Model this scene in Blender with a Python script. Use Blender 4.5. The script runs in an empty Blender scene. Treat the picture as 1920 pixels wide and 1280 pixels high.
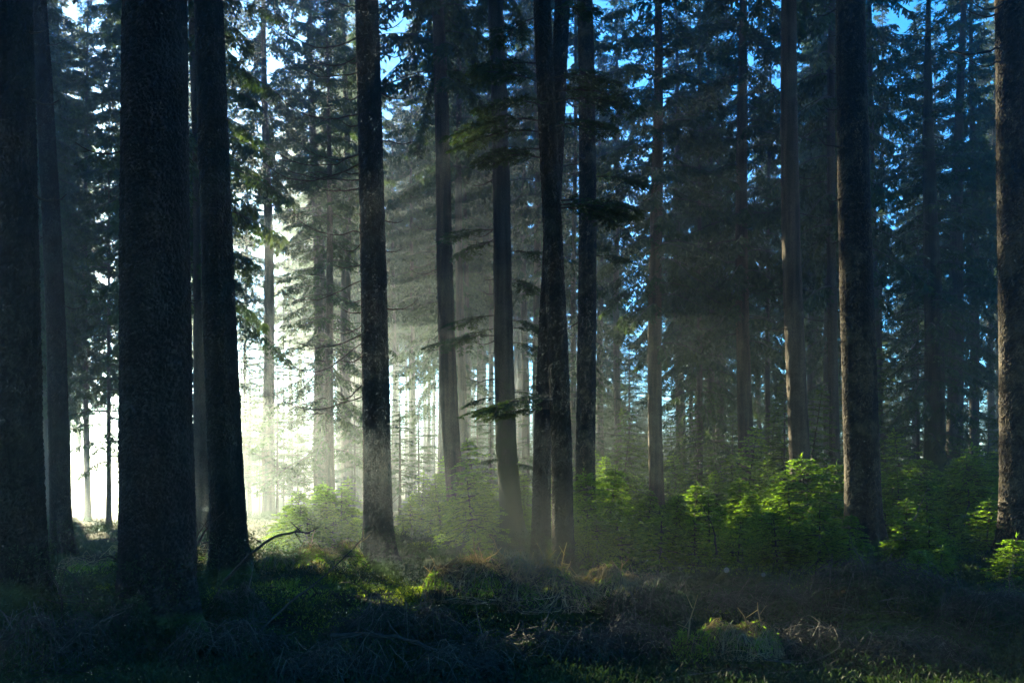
import bpy, math
import numpy as np
from mathutils import Vector
R = np.random.default_rng
S = bpy.context.scene
COL = S.collection

# ------------------------------------------------------------------ camera, sky, sun, exposure
F, CX, HY = 1663.0, 960.0, 875.0          # focal length, centre column and horizon row in photo pixels
CAMH = 1.6
cam_d = bpy.data.cameras.new('camera'); cam = bpy.data.objects.new('camera', cam_d); COL.objects.link(cam)
cam.location = (0, 0, CAMH); cam.rotation_euler = (math.pi/2, 0, 0)
cam_d.sensor_width = 36; cam_d.lens = 36*F/1920
cam_d.shift_y = (HY-640)/1920
cam_d.clip_start = .05; cam_d.clip_end = 2000
S.camera = cam
sv = Vector((105-CX, F, HY-630)).normalized()          # towards the sun
SUN_EL = math.asin(sv.z); SUN_AZ = math.atan2(sv.x, sv.y)
w = bpy.data.worlds.new('World'); S.world = w; w.use_nodes = True
nt = w.node_tree; bg = nt.nodes['Background']
sky = nt.nodes.new('ShaderNodeTexSky'); sky.sky_type = 'NISHITA'; sky.sun_disc = False
sky.sun_elevation = SUN_EL; sky.sun_rotation = SUN_AZ
sky.air_density = 1.0; sky.dust_density = .02; sky.ozone_density = 6.0
hs = nt.nodes.new('ShaderNodeHueSaturation'); hs.inputs['Saturation'].default_value = 1.1; hs.inputs['Hue'].default_value = .497
nt.links.new(sky.outputs[0], hs.inputs['Color']); nt.links.new(hs.outputs[0], bg.inputs[0]); bg.inputs[1].default_value = .08
sl = bpy.data.lights.new('sun', 'SUN'); sl.energy = 5.0; sl.angle = math.radians(.4); sl.color = (1, .87, .54)
so = bpy.data.objects.new('sun', sl); COL.objects.link(so); so.rotation_euler = (-sv).to_track_quat('-Z', 'Y').to_euler()
so.location = (-30, 60, 30)
vs = S.view_settings
vs.view_transform = 'Standard'; vs.look = 'None'; vs.gamma = 1; vs.use_curve_mapping = False; vs.exposure = 3.2
HAZE = .0023; ANISO = .76
cy = S.cycles
cy.max_bounces = 6; cy.diffuse_bounces = 2; cy.glossy_bounces = 1; cy.transmission_bounces = 3; cy.volume_bounces = 1
cy.use_denoising = True; cy.caustics_reflective = False; cy.caustics_refractive = False

# ------------------------------------------------------------------ materials
def nodes(name):
    m = bpy.data.materials.new(name); m.use_nodes = True
    n = m.node_tree.nodes; n.clear()
    return m, n, m.node_tree.links
def ramp(n, stops):
    r = n.new('ShaderNodeValToRGB'); e = r.color_ramp.elements
    while len(e) < len(stops): e.new(.5)
    for k, (p, c) in enumerate(stops): e[k].position = p; e[k].color = (*c, 1)
    return r
def mat_needles(name, c1, c2, c3, trans=.45, rough=.6):
    m, n, l = nodes(name)
    out = n.new('ShaderNodeOutputMaterial'); geo = n.new('ShaderNodeNewGeometry'); tc = n.new('ShaderNodeTexCoord')
    noi = n.new('ShaderNodeTexNoise'); noi.inputs['Scale'].default_value = 1.3; noi.inputs['Detail'].default_value = 3
    l.new(tc.outputs['Object'], noi.inputs['Vector'])
    ad = n.new('ShaderNodeMath'); ad.operation = 'MULTIPLY_ADD'; ad.inputs[1].default_value = .5
    l.new(geo.outputs['Random Per Island'], ad.inputs[0])
    sb = n.new('ShaderNodeMath'); sb.operation = 'MULTIPLY_ADD'; sb.inputs[1].default_value = 1.2; sb.inputs[2].default_value = -.35
    l.new(noi.outputs[0], sb.inputs[0]); l.new(sb.outputs[0], ad.inputs[2])
    r = ramp(n, [(0.1, c1), (.5, c2), (.95, c3)]); l.new(ad.outputs[0], r.inputs[0])
    d = n.new('ShaderNodeBsdfDiffuse'); t = n.new('ShaderNodeBsdfTranslucent'); g = n.new('ShaderNodeBsdfGlossy')
    g.inputs['Roughness'].default_value = rough; g.inputs['Color'].default_value = (.5, .5, .5, 1)
    mx = n.new('ShaderNodeMixShader'); mx.inputs[0].default_value = trans
    m2 = n.new('ShaderNodeMixShader'); m2.inputs[0].default_value = .04
    br = n.new('ShaderNodeMixRGB'); br.blend_type = 'MULTIPLY'; br.inputs[0].default_value = 1; br.inputs[2].default_value = (1.5, 1.5, .6, 1)
    l.new(r.outputs[0], d.inputs[0]); l.new(r.outputs[0], br.inputs[1]); l.new(br.outputs[0], t.inputs[0])
    l.new(d.outputs[0], mx.inputs[1]); l.new(t.outputs[0], mx.inputs[2])
    l.new(mx.outputs[0], m2.inputs[1]); l.new(g.outputs[0], m2.inputs[2]); l.new(m2.outputs[0], out.inputs[0])
    return m
def mat_bark(name, dark, light, moss_h=.9, sc=1.0, moss=(.035, .06, .012), bump=.9, attr=False):
    m, n, l = nodes(name)
    out = n.new('ShaderNodeOutputMaterial'); p = n.new('ShaderNodeBsdfPrincipled'); p.inputs['Roughness'].default_value = .88
    p.inputs['Specular IOR Level'].default_value = .25
    tc = n.new('ShaderNodeTexCoord'); mp = n.new('ShaderNodeMapping'); mp.inputs['Scale'].default_value = (30*sc, 30*sc, 13*sc)
    nz = n.new('ShaderNodeTexNoise'); nz.inputs['Scale'].default_value = 9*sc; nz.inputs['Detail'].default_value = 5
    l.new(tc.outputs['Object'], nz.inputs['Vector'])
    wv = n.new('ShaderNodeVectorMath'); wv.operation = 'MULTIPLY_ADD'; wv.inputs[1].default_value = (.10, .10, .16)
    l.new(nz.outputs['Color'], wv.inputs[0]); l.new(tc.outputs['Object'], wv.inputs[2]); l.new(wv.outputs[0], mp.inputs['Vector'])
    vo = n.new('ShaderNodeTexVoronoi'); vo.feature = 'DISTANCE_TO_EDGE'; l.new(mp.outputs[0], vo.inputs['Vector'])
    vc = n.new('ShaderNodeTexVoronoi'); l.new(mp.outputs[0], vc.inputs['Vector'])
    fine = n.new('ShaderNodeTexNoise'); fine.inputs['Scale'].default_value = 60*sc; fine.inputs['Detail'].default_value = 4
    l.new(tc.outputs['Object'], fine.inputs['Vector'])
    big = n.new('ShaderNodeTexNoise'); big.inputs['Scale'].default_value = 1.6; big.inputs['Detail'].default_value = 6; big.inputs['Roughness'].default_value = .7
    l.new(tc.outputs['Object'], big.inputs['Vector'])
    edge = ramp(n, [(0, (0, 0, 0)), (.28, (1, 1, 1))]); l.new(vo.outputs['Distance'], edge.inputs[0])
    hgt = n.new('ShaderNodeMath'); hgt.operation = 'MULTIPLY_ADD'; hgt.inputs[1].default_value = .45
    l.new(fine.outputs[0], hgt.inputs[0]); l.new(edge.outputs[0], hgt.inputs[2])
    h2 = n.new('ShaderNodeMath'); h2.operation = 'MULTIPLY_ADD'; h2.inputs[1].default_value = .5
    sepc = n.new('ShaderNodeSeparateColor'); l.new(vc.outputs['Color'], sepc.inputs[0]); l.new(sepc.outputs[0], h2.inputs[0]); l.new(hgt.outputs[0], h2.inputs[2])
    if attr:
        at_ = n.new('ShaderNodeAttribute'); at_.attribute_name = 'plate'
        h2 = n.new('ShaderNodeMath'); h2.operation = 'MULTIPLY_ADD'; h2.inputs[1].default_value = .5
        l.new(fine.outputs[0], h2.inputs[0]); l.new(at_.outputs['Fac'], h2.inputs[2])
    bp = n.new('ShaderNodeBump'); bp.inputs['Strength'].default_value = .5 if attr else bump; bp.inputs['Distance'].default_value = .03/sc
    l.new(h2.outputs[0], bp.inputs['Height']); l.new(bp.outputs[0], p.inputs['Normal'])
    cr = ramp(n, [(.22, tuple(c*.15 for c in dark)), (.5, dark), (.95, light)])
    cm = n.new('ShaderNodeMath'); cm.operation = 'MULTIPLY'; l.new(h2.outputs[0], cm.inputs[0]); cm.inputs[1].default_value = .62
    l.new(cm.outputs[0], cr.inputs[0])
    lich = ramp(n, [(.5, (0, 0, 0)), (.72, (1, 1, 1))]); l.new(big.outputs[0], lich.inputs[0])
    mxl = n.new('ShaderNodeMixRGB'); mxl.inputs[2].default_value = (light[0]*1.1, light[1]*1.25, light[2]*1.1, 1)
    lf = n.new('ShaderNodeMath'); lf.operation = 'MULTIPLY'; lf.inputs[1].default_value = .45; l.new(lich.outputs[0], lf.inputs[0])
    sm = n.new('ShaderNodeMapping'); sm.inputs['Scale'].default_value = (7, 7, .55); l.new(tc.outputs['Object'], sm.inputs['Vector'])
    st = n.new('ShaderNodeTexNoise'); st.inputs['Scale'].default_value = 1; st.inputs['Detail'].default_value = 5; l.new(sm.outputs[0], st.inputs['Vector'])
    sr = ramp(n, [(.36, (.35, .35, .36)), (.62, (1.25, 1.2, 1.15))]); l.new(st.outputs[0], sr.inputs[0])
    mu = n.new('ShaderNodeMixRGB'); mu.blend_type = 'MULTIPLY'; mu.inputs[0].default_value = 1; l.new(cr.outputs[0], mu.inputs[1]); l.new(sr.outputs[0], mu.inputs[2])
    l.new(lf.outputs[0], mxl.inputs[0]); l.new(mu.outputs[0], mxl.inputs[1])
    sep = n.new('ShaderNodeSeparateXYZ'); l.new(tc.outputs['Object'], sep.inputs[0])
    mz = n.new('ShaderNodeMapRange'); mz.inputs['From Min'].default_value = 0; mz.inputs['From Max'].default_value = moss_h
    mz.inputs['To Min'].default_value = .75; mz.inputs['To Max'].default_value = -.1; l.new(sep.outputs['Z'], mz.inputs['Value'])
    ms = n.new('ShaderNodeMath'); ms.operation = 'ADD'; l.new(mz.outputs[0], ms.inputs[0]); l.new(big.outputs[0], ms.inputs[1])
    mr = ramp(n, [(.78, (0, 0, 0)), (1.0, (1, 1, 1))]); l.new(ms.outputs[0], mr.inputs[0])
    mxm = n.new('ShaderNodeMixRGB'); mxm.inputs[2].default_value = (*moss, 1); l.new(mr.outputs[0], mxm.inputs[0]); l.new(mxl.outputs[0], mxm.inputs[1])
    l.new(mxm.outputs[0], p.inputs['Base Color']); l.new(p.outputs[0], out.inputs[0])
    return m
def mat_plain(name, c1, c2, scale=20, rough=.85, bump=.4):
    m, n, l = nodes(name)
    out = n.new('ShaderNodeOutputMaterial'); p = n.new('ShaderNodeBsdfPrincipled'); p.inputs['Roughness'].default_value = rough
    p.inputs['Specular IOR Level'].default_value = .3
    tc = n.new('ShaderNodeTexCoord'); nz = n.new('ShaderNodeTexNoise'); nz.inputs['Scale'].default_value = scale; nz.inputs['Detail'].default_value = 6
    l.new(tc.outputs['Object'], nz.inputs['Vector']); r = ramp(n, [(.3, c1), (.7, c2)]); l.new(nz.outputs[0], r.inputs[0])
    bp = n.new('ShaderNodeBump'); bp.inputs['Strength'].default_value = bump; bp.inputs['Distance'].default_value = .01
    l.new(nz.outputs[0], bp.inputs['Height']); l.new(bp.outputs[0], p.inputs['Normal'])
    l.new(r.outputs[0], p.inputs['Base Color']); l.new(p.outputs[0], out.inputs[0])
    return m
def mat_ground():
    m, n, l = nodes('forest_floor')
    out = n.new('ShaderNodeOutputMaterial'); p = n.new('ShaderNodeBsdfPrincipled'); p.inputs['Roughness'].default_value = .95
    p.inputs['Specular IOR Level'].default_value = .1
    tc = n.new('ShaderNodeTexCoord')
    a = n.new('ShaderNodeTexNoise'); a.inputs['Scale'].default_value = .9; a.inputs['Detail'].default_value = 8; a.inputs['Roughness'].default_value = .65
    b = n.new('ShaderNodeTexNoise'); b.inputs['Scale'].default_value = 35; b.inputs['Detail'].default_value = 6
    for q in (a, b): l.new(tc.outputs['Object'], q.inputs['Vector'])
    ra = ramp(n, [(.42, (.022, .017, .011)), (.55, (.045, .075, .014))]); l.new(a.outputs[0], ra.inputs[0])
    rb = ramp(n, [(.3, (.35, .35, .35)), (.7, (1.5, 1.5, 1.4))]); l.new(b.outputs[0], rb.inputs[0])
    mx = n.new('ShaderNodeMixRGB'); mx.blend_type = 'MULTIPLY'; mx.inputs[0].default_value = 1; l.new(ra.outputs[0], mx.inputs[1]); l.new(rb.outputs[0], mx.inputs[2])
    bp = n.new('ShaderNodeBump'); bp.inputs['Strength'].default_value = 1; bp.inputs['Distance'].default_value = .06
    l.new(b.outputs[0], bp.inputs['Height']); l.new(bp.outputs[0], p.inputs['Normal'])
    l.new(mx.outputs[0], p.inputs['Base Color']); l.new(p.outputs[0], out.inputs[0])
    return m
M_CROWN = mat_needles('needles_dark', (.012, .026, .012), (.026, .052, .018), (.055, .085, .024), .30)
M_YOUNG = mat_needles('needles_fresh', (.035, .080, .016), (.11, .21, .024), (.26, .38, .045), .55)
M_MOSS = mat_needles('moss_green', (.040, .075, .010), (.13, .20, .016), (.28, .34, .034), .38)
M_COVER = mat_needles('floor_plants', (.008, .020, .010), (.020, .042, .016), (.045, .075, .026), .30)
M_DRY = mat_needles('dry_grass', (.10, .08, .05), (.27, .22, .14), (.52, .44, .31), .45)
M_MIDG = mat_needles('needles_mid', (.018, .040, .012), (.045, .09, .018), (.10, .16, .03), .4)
M_TWIG = mat_plain('dead_wood', (.022, .018, .014), (.060, .050, .040), 30)
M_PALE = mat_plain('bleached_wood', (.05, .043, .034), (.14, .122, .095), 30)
M_CUT = mat_plain('cut_wood', (.20, .17, .12), (.34, .29, .22), 60)
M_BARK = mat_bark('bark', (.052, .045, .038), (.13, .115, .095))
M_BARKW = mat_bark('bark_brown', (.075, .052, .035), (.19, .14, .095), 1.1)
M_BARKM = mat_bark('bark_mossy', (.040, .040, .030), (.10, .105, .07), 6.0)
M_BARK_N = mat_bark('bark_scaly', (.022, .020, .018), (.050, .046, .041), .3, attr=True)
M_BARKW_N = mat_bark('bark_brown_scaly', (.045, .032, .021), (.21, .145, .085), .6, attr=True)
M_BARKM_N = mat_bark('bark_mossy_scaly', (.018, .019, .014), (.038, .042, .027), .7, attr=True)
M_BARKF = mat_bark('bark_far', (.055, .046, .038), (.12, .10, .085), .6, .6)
M_GROUND = mat_ground()

# ------------------------------------------------------------------ mesh helpers
def make_mesh(name, parts, smooth=False):
    """parts: list of (verts Nx3, faces MxK, material index)"""
    V = []; loops = []; starts = []; tot = []; mi = []; off = 0; lo = 0
    for v, f, k in parts:
        if len(v) == 0 or len(f) == 0: continue
        f = np.asarray(f); V.append(np.asarray(v, float)); loops.append((f+off).ravel())
        n, c = f.shape; starts.append(lo+np.arange(n)*c); tot.append(np.full(n, c)); mi.append(np.full(n, k)); off += len(v); lo += n*c
    V = np.concatenate(V).astype(np.float32); loops = np.concatenate(loops).astype(np.int32)
    starts = np.concatenate(starts).astype(np.int32); mi = np.concatenate(mi).astype(np.int32)
    me = bpy.data.meshes.new(name)
    me.vertices.add(len(V)); me.vertices.foreach_set('co', V.ravel())
    me.loops.add(len(loops)); me.loops.foreach_set('vertex_index', loops)
    me.polygons.add(len(starts)); me.polygons.foreach_set('loop_start', starts)
    me.polygons.foreach_set('material_index', mi)
    me.polygons.foreach_set('use_smooth', np.full(len(starts), bool(smooth)))
    me.update(calc_edges=True)
    return me
def link(name, me, mats=(), parent=None, loc=None, kind=None):
    for m in mats:
        if m.name not in me.materials: me.materials.append(m)
    o = bpy.data.objects.new(name, me); COL.objects.link(o)
    if parent is not None: o.parent = parent
    if loc is not None: o.location = loc
    if kind: o['kind'] = kind
    return o
def tag(o, label, cat, group=None):
    o['label'] = label; o['category'] = cat
    if group: o['group'] = group
    return o
def empty(name, loc, label, cat, group=None):
    o = bpy.data.objects.new(name, None); COL.objects.link(o); o.location = loc; o.empty_display_size = .2
    return tag(o, label, cat, group)
def unit(a): return a/np.maximum(np.linalg.norm(a, axis=-1, keepdims=True), 1e-9)
class Leaves:
    def __init__(s): s.a = []
    def add(s, P, D, U, L, W):
        n = len(P); s.a.append((P, unit(D), unit(U), np.broadcast_to(L, n), np.broadcast_to(W, n)))
    def get(s):
        P, D, U = (np.concatenate([q[k] for q in s.a]) for k in range(3)); L, W = (np.concatenate([q[k] for q in s.a]) for k in (3, 4))
        L = L[:, None]; W = W[:, None]
        v = np.stack([P, P+D*L*.4+U*W*.5, P+D*L, P+D*L*.4-U*W*.5], 1).reshape(-1, 3)
        return v, np.arange(len(v)).reshape(-1, 4)
def tube(pts, rad, k=5, cap=True):
    pts = np.asarray(pts, float); n = len(pts); rad = np.broadcast_to(rad, n)
    t = unit(np.gradient(pts, axis=0)); ref = np.array([0, 0, 1.]) if abs(t[0, 2]) < .9 else np.array([1., 0, 0])
    a = unit(np.cross(t, ref)); b = np.cross(t, a)
    th = np.arange(k)*2*np.pi/k
    v = pts[:, None] + rad[:, None, None]*(a[:, None]*np.cos(th)[None, :, None]+b[:, None]*np.sin(th)[None, :, None])
    i = np.arange(n-1)[:, None]*k; j = np.arange(k)[None]; j2 = (j+1) % k
    f = np.stack([i+j, i+j2, i+k+j2, i+k+j], -1).reshape(-1, 4)
    return v.reshape(-1, 3), f
def cat_parts(lst, mi):
    V = []; Fc = []; o = 0
    for v, f in lst: V.append(v); Fc.append(f+o); o += len(v)
    return (np.concatenate(V), np.concatenate(Fc), mi)

# ------------------------------------------------------------------ terrain
def smooth(a, b, x):
    t = np.clip((x-a)/(b-a), 0, 1); return t*t*(3-2*t)
def hgt(x, y):
    x = np.asarray(x, float); y = np.asarray(y, float)
    h = .10*np.sin(x*.55+1.3)*np.sin(y*.42+.4)+.05*np.sin(x*1.3+y*.9)+.035*np.sin(x*2.7-1.1*y+2)+.02*np.sin(5.1*x+3)*np.sin(4.3*y)
    h = h*(.4+.6*smooth(6, 10, y))
    h += .25*smooth(2, 10, x)*smooth(12, 20, y)                       # the right side rises a little
    along = -.456*x+.89*y
    left = 1-smooth(-4, 14, x-.25*y)
    h -= left*smooth(20, 60, along)*1.3                                # falls away beyond the crest towards the clearing
    h += .32*np.exp(-(((x-.6)/1.5)**2+((y-9.6)/.55)**2))               # low bank under the brush heap
    h += .16*np.exp(-(((x+2.2)/2.0)**2+((y-10.2)/1.2)**2))
    h += .20*np.exp(-(((x-1.8)/.6)**2+((y-7.3)/.4)**2))
    h -= .10*np.exp(-(((x-1)/4)**2+((y-7.4)/1.)**2))
    return h
def hz(x, y): return float(hgt(x, y))
def at(px, Y, py=None):
    X = (px-CX)/F*Y
    return (X, Y, hz(X, Y) if py is None else CAMH-(py-HY)/F*Y)
def grid_ground():
    ys = np.concatenate([np.arange(-26, 4, 1.), np.arange(4, 16, .09), np.arange(16, 40, .3), np.arange(40, 98.6, 1.5)])
    xs = np.concatenate([np.arange(-112, -26, 2.), np.arange(-26, -9, .5), np.arange(-9, 9, .09), np.arange(9, 26, .5), np.arange(26, 113, 2.)])
    X, Y = np.meshgrid(xs, ys); Z = hgt(X, Y); rg = R(5)
    near = ((Y > 4) & (Y < 16) & (np.abs(X) < 9))
    Z = Z+near*(rg.random(Z.shape)-.5)*.025
    n, m = X.shape; i = np.arange(n-1)[:, None]*m; j = np.arange(m-1)[None]
    f = np.stack([i+j, i+j+1, i+m+j+1, i+m+j], -1).reshape(-1, 4)
    me = make_mesh('ground', [(np.stack([X, Y, Z], -1).reshape(-1, 3), f, 0)], True)
    return link('ground', me, [M_GROUND], kind='structure')
grid_ground()

# ------------------------------------------------------------------ trunks
def trunk_mesh(name, r0, H, rtop=.05, flare=.5, segs=16, fine_to=0, fine=.05, bend=None, seed=0, rough=.02, roots=5, r_at=None, plates=0.):
    """Trunk standing at the origin; r_at maps height to radius; bend maps height to an (x, y) offset."""
    rg = R(seed)
    z = [-.5]
    while z[-1] < H:
        q = z[-1]; z.append(q+(fine if q < fine_to else (.12 if q < 1.5 else .7)))
    z = np.array(z); z[-1] = H
    rad = r_at(z) if r_at else r0*(1-np.clip(z, 0, H)/H)**.8
    rad = np.maximum(rad, rtop*.3)
    th = np.arange(segs)*2*np.pi/segs
    ph = rg.random(8)*6.28
    lob = np.zeros((len(z), segs))
    for k in range(3): lob += np.cos((roots+k)*th[None]+ph[k]+.3*z[:, None]*(k-1))/(k+1.5)
    fl = np.exp(-np.maximum(z, -.1)/.28)[:, None]
    r = rad[:, None]*(1+flare*fl*(1+.95*lob)+.02*np.cos(2*th[None]+ph[5]+.4*z[:, None])+.018*lob)
    nz = rg.normal(size=(len(z), segs)); nz = (nz+np.roll(nz, 1, 0)*.6+np.roll(nz, 1, 1)*.4)
    r = r+nz*rough*np.minimum(rad[:, None], .35)*.5
    if plates:
        A, B = np.meshgrid(z, th, indexing='ij'); R0 = float(np.median(rad))
        cw, ch = plates, plates*1.5; nu = max(8, int(round(2*np.pi*R0/cw)))
        wx = .5*np.sin(A*9+B*3)+.4*np.sin(A*23-B*7+1)+.3*np.sin(A*47+B*17)+.25*np.sin(A*81-B*29+2); gu = B/(2*np.pi)*nu+wx; gv = A/ch+.4*np.sin(B*11+A*5)+.35*np.sin(B*23-A*31)+.25*np.sin(B*41+A*60)
        iu = np.floor(gu).astype(int); iv = np.floor(gv).astype(int); f1 = np.full(gu.shape, 9.); f2 = f1.copy(); cid = np.zeros(gu.shape)
        for du in (-1, 0, 1):
            for dv in (-1, 0, 1):
                cu = iu+du; cv = iv+dv; hsh = np.sin((cu % nu)*127.1+cv*311.7+seed)*43758.5453; hx = hsh-np.floor(hsh); h3 = hsh*7.13; hy = h3-np.floor(h3); h4 = hsh*3.77; hq = h4-np.floor(h4)
                d = np.hypot(cu+hx-gu, cv+hy-gv); new = d < f1; f2 = np.where(new, f1, np.minimum(f2, d)); cid = np.where(new, hq, cid); f1 = np.where(new, d, f1)
        pl = np.clip((f2-f1)*2.2, 0, 1)*(.35+.65*cid)*(.8+.35*np.sin(A*2.1+B*2+seed)*np.sin(A*.9-B*3))+rg.normal(size=gu.shape)*.11
        r = r+(pl-.5)*.013
    off = bend(z) if bend else np.zeros((len(z), 2))
    v = np.stack([r*np.cos(th)+off[:, :1], r*np.sin(th)+off[:, 1:2], np.broadcast_to(z[:, None], r.shape)], -1)
    n, m = r.shape; i = np.arange(n-1)[:, None]*m; j = np.arange(m)[None]; j2 = (j+1) % m
    f = np.stack([i+j, i+j2, i+m+j2, i+m+j], -1).reshape(-1, 4)
    me = make_mesh(name, [(v.reshape(-1, 3), f, 0)], True)
    if plates: me.attributes.new('plate', 'FLOAT', 'POINT').data.foreach_set('value', pl.ravel().astype(np.float32))
    return me

# ------------------------------------------------------------------ foliage
def branch_set(lv, wood, base, az, L, rise, droop, hang, n2, l2, leaf, lw, rg, dens=1., wr=.012, side_sag=0.):
    """One live branch: an arching axis, side twigs on both sides, needle blades on each."""
    t = np.linspace(0, 1, 7)
    out = np.array([math.cos(az), math.sin(az), 0]); sd = np.array([-math.sin(az), math.cos(az), 0])
    wob = rg.normal()*.08
    def axis(t):
        t = np.asarray(t)[..., None]
        return base+out*L*(t*(1-.12*t))+np.array([0, 0, 1.])*L*(rise*t-droop*t**1.7+.35*droop*np.maximum(t-.6, 0)*t)+sd*L*wob*t*t
    pts = axis(t)
    wood.append(tube(pts, wr*(1-.85*t)+.003, 3))
    tt = np.clip(np.linspace(.12, 1, n2)+rg.normal(size=n2)*.02, .08, 1)
    P0 = axis(tt); T = unit(axis(np.minimum(tt+.03, 1.05))-P0)
    s = np.where(np.arange(n2) % 2 == 0, 1., -1.)[:, None]
    ll = l2*(1.05-.75*tt)*(.6+.6*rg.random(n2))*np.minimum(1, tt*3+.35)
    ang = .95+.25*rg.normal(size=n2)
    D = T*np.cos(ang)[:, None]+sd*s*np.sin(ang)[:, None]+np.array([0, 0, -1.])*side_sag
    D = D*(1-hang)+np.array([0, 0, -1.])*hang*1.2+rg.normal(size=(n2, 3))*.08
    D = unit(D)
    k = max(3, int(round(l2/leaf*1.9*dens)))
    u = (np.arange(k)+.3)/k
    pos = P0[:, None]+D[:, None]*(u[None, :, None]*ll[:, None, None])+np.array([0, 0, -1.])*(hang*.25*ll[:, None]*u[None]**2)[..., None]
    W = np.cross(D, np.array([0, 0, 1.])+rg.normal(size=(n2, 3))*.25); W = unit(W)
    ss = np.where(np.arange(k) % 2 == 0, 1., -1.)
    d2 = D[:, None]*.8+W[:, None]*ss[None, :, None]*.62+rg.normal(size=(n2, k, 3))*.14
    up = np.cross(np.broadcast_to(W[:, None], d2.shape), d2)
    U = np.cross(up+rg.normal(size=d2.shape)*.5*np.linalg.norm(up, axis=-1, keepdims=True), d2)
    ln = leaf*(.75+.5*rg.random((n2, k)))*(1-.35*u[None])
    lv.add(pos.reshape(-1, 3), d2.reshape(-1, 3), U.reshape(-1, 3), ln.ravel(), (lw*(.8+.4*rg.random((n2, k)))).ravel())
    # blade along each side twig itself, and along the outer axis
    lv.add(P0, D, W, ll*1.05, lw*.7)
def crown_mesh(name, zb, H, Lmax, seed, step=.42, per=5, hang=.55, leaf=.17, lw=.05, n2k=13, droop=.45, l2=.5, keep=.9, mats=None, low=1.0, rise=.15, offs=None):
    rg = R(seed); lv = Leaves(); wood = []
    z = zb; a0 = 0
    while z < H-.15:
        f = (H-z)/(H-zb)
        L0 = Lmax*(f**.75)*(1 if f < .85 else (1-(f-.85)*1.2*low))+.12
        for q in range(per):
            if rg.random() > keep: continue
            L = L0*(.65+.5*rg.random()); az = a0+q*2*math.pi/per+rg.normal()*.25
            n2 = max(6, int(L*n2k))
            dr = droop*(.6+.7*f)*(.8+.4*rg.random()); hg = hang*(.35+.65*f)
            branch_set(lv, wood, np.array([0, 0, z+rg.normal()*step*.3]), az, L, rise+.25*(1-f), dr, hg, n2, l2*min(1, .35+L/Lmax), leaf, lw, rg, wr=.010+.012*L/Lmax*1.0)
        a0 += 1.1; z += step*(.75+.5*rg.random())*(.55+.45*f)
    v, f = lv.get(); wv = cat_parts(wood, 1)
    me = make_mesh(name, [(v, f, 0), wv]); me.materials.append(mats or M_CROWN); me.materials.append(M_TWIG)
    return me
CROWN = {
 'high': [crown_mesh('crown', 12.5, 30, 2.8, s, step=.74, per=6, keep=.85, hang=.7, leaf=.22, lw=.076, n2k=14, l2=.6, droop=.5) for s in (1, 2, 3)],
 'mid':  [crown_mesh('crown', 5.6, 27, 2.6, s, step=.74, per=6, keep=.8, hang=.72, leaf=.20, lw=.066, n2k=14, l2=.62, droop=.55) for s in (4, 5, 6)],
 'low':  [crown_mesh('crown', 2.6, 18, 2.6, s, step=.5, per=5, hang=.55, leaf=.19, lw=.05, n2k=11, l2=.5, droop=.5, keep=.8) for s in (7, 8, 9)],
 'thin': [crown_mesh('crown', 1.6, 9.6, 1.45, s, step=.42, per=4, hang=.35, leaf=.13, lw=.036, n2k=12, l2=.32, droop=.35, keep=.8) for s in (10, 11)],
}
def sapling_mesh(H, Lmax, seed, leaf=.062, lw=.021, step=.15, per=7, fine=24, mats=None):
    rg = R(seed); lv = Leaves(); wood = []
    wood.append(tube([[0, 0, -.2], [.01, 0, H*.5], [0, .01, H]], [.012+.008*H, .010+.004*H, .004], 5))
    z = .06*H; a0 = rg.random()*6
    while z < H-.03:
        f = (H-z)/H; L0 = Lmax*(f**.8)+.06
        for q in range(per):
            L = L0*(.6+.55*rg.random()); az = a0+q*2*math.pi/per+rg.normal()*.2
            branch_set(lv, wood, np.array([0, 0, z+rg.normal()*.02]), az, L, .28, .28+.25*f, .03, max(6, int(L*fine)), .26*min(1, .4+L/Lmax), leaf, lw, rg, dens=1.15, wr=.005+.004*L)
        a0 += .9; z += step*(.8+.4*rg.random())*(.6+.4*f)
    n = 14; tt = rg.random(n)                                # the leading shoot
    a = rg.random(n)*6.28
    lv.add(np.stack([0*tt, 0*tt, H-.16+tt*.2], -1), np.stack([np.cos(a)*.7, np.sin(a)*.7, .9+0*a], -1), rg.normal(size=(n, 3)), leaf, lw)
    v, f = lv.get(); wv = cat_parts(wood[1:], 1); tv = cat_parts(wood[:1], 0)
    me = make_mesh('crown', [(v, f, 0), wv]); me.materials.append(mats or M_YOUNG); me.materials.append(M_TWIG)
    tm = make_mesh('trunk', [tv], True); tm.materials.append(M_TWIG)
    return tm, me
SAPS = {
 'knee-high': [sapling_mesh(.65, .5, s, step=.095, fine=28) for s in (21, 22, 23)],
 'waist-high': [sapling_mesh(1.15, .75, s, step=.12) for s in (24, 25, 26)],
 'head-high': [sapling_mesh(1.9, 1.05, s, step=.15) for s in (27, 28, 29)],
 'wide': [sapling_mesh(1.35, 1.25, s, step=.11, per=8, leaf=.068, lw=.023) for s in (33, 34, 35)],
 'tall': [sapling_mesh(3.8, 1.35, s, .11, .032, .24, 6, 15, M_MIDG) for s in (30, 31, 32)],
}

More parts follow.
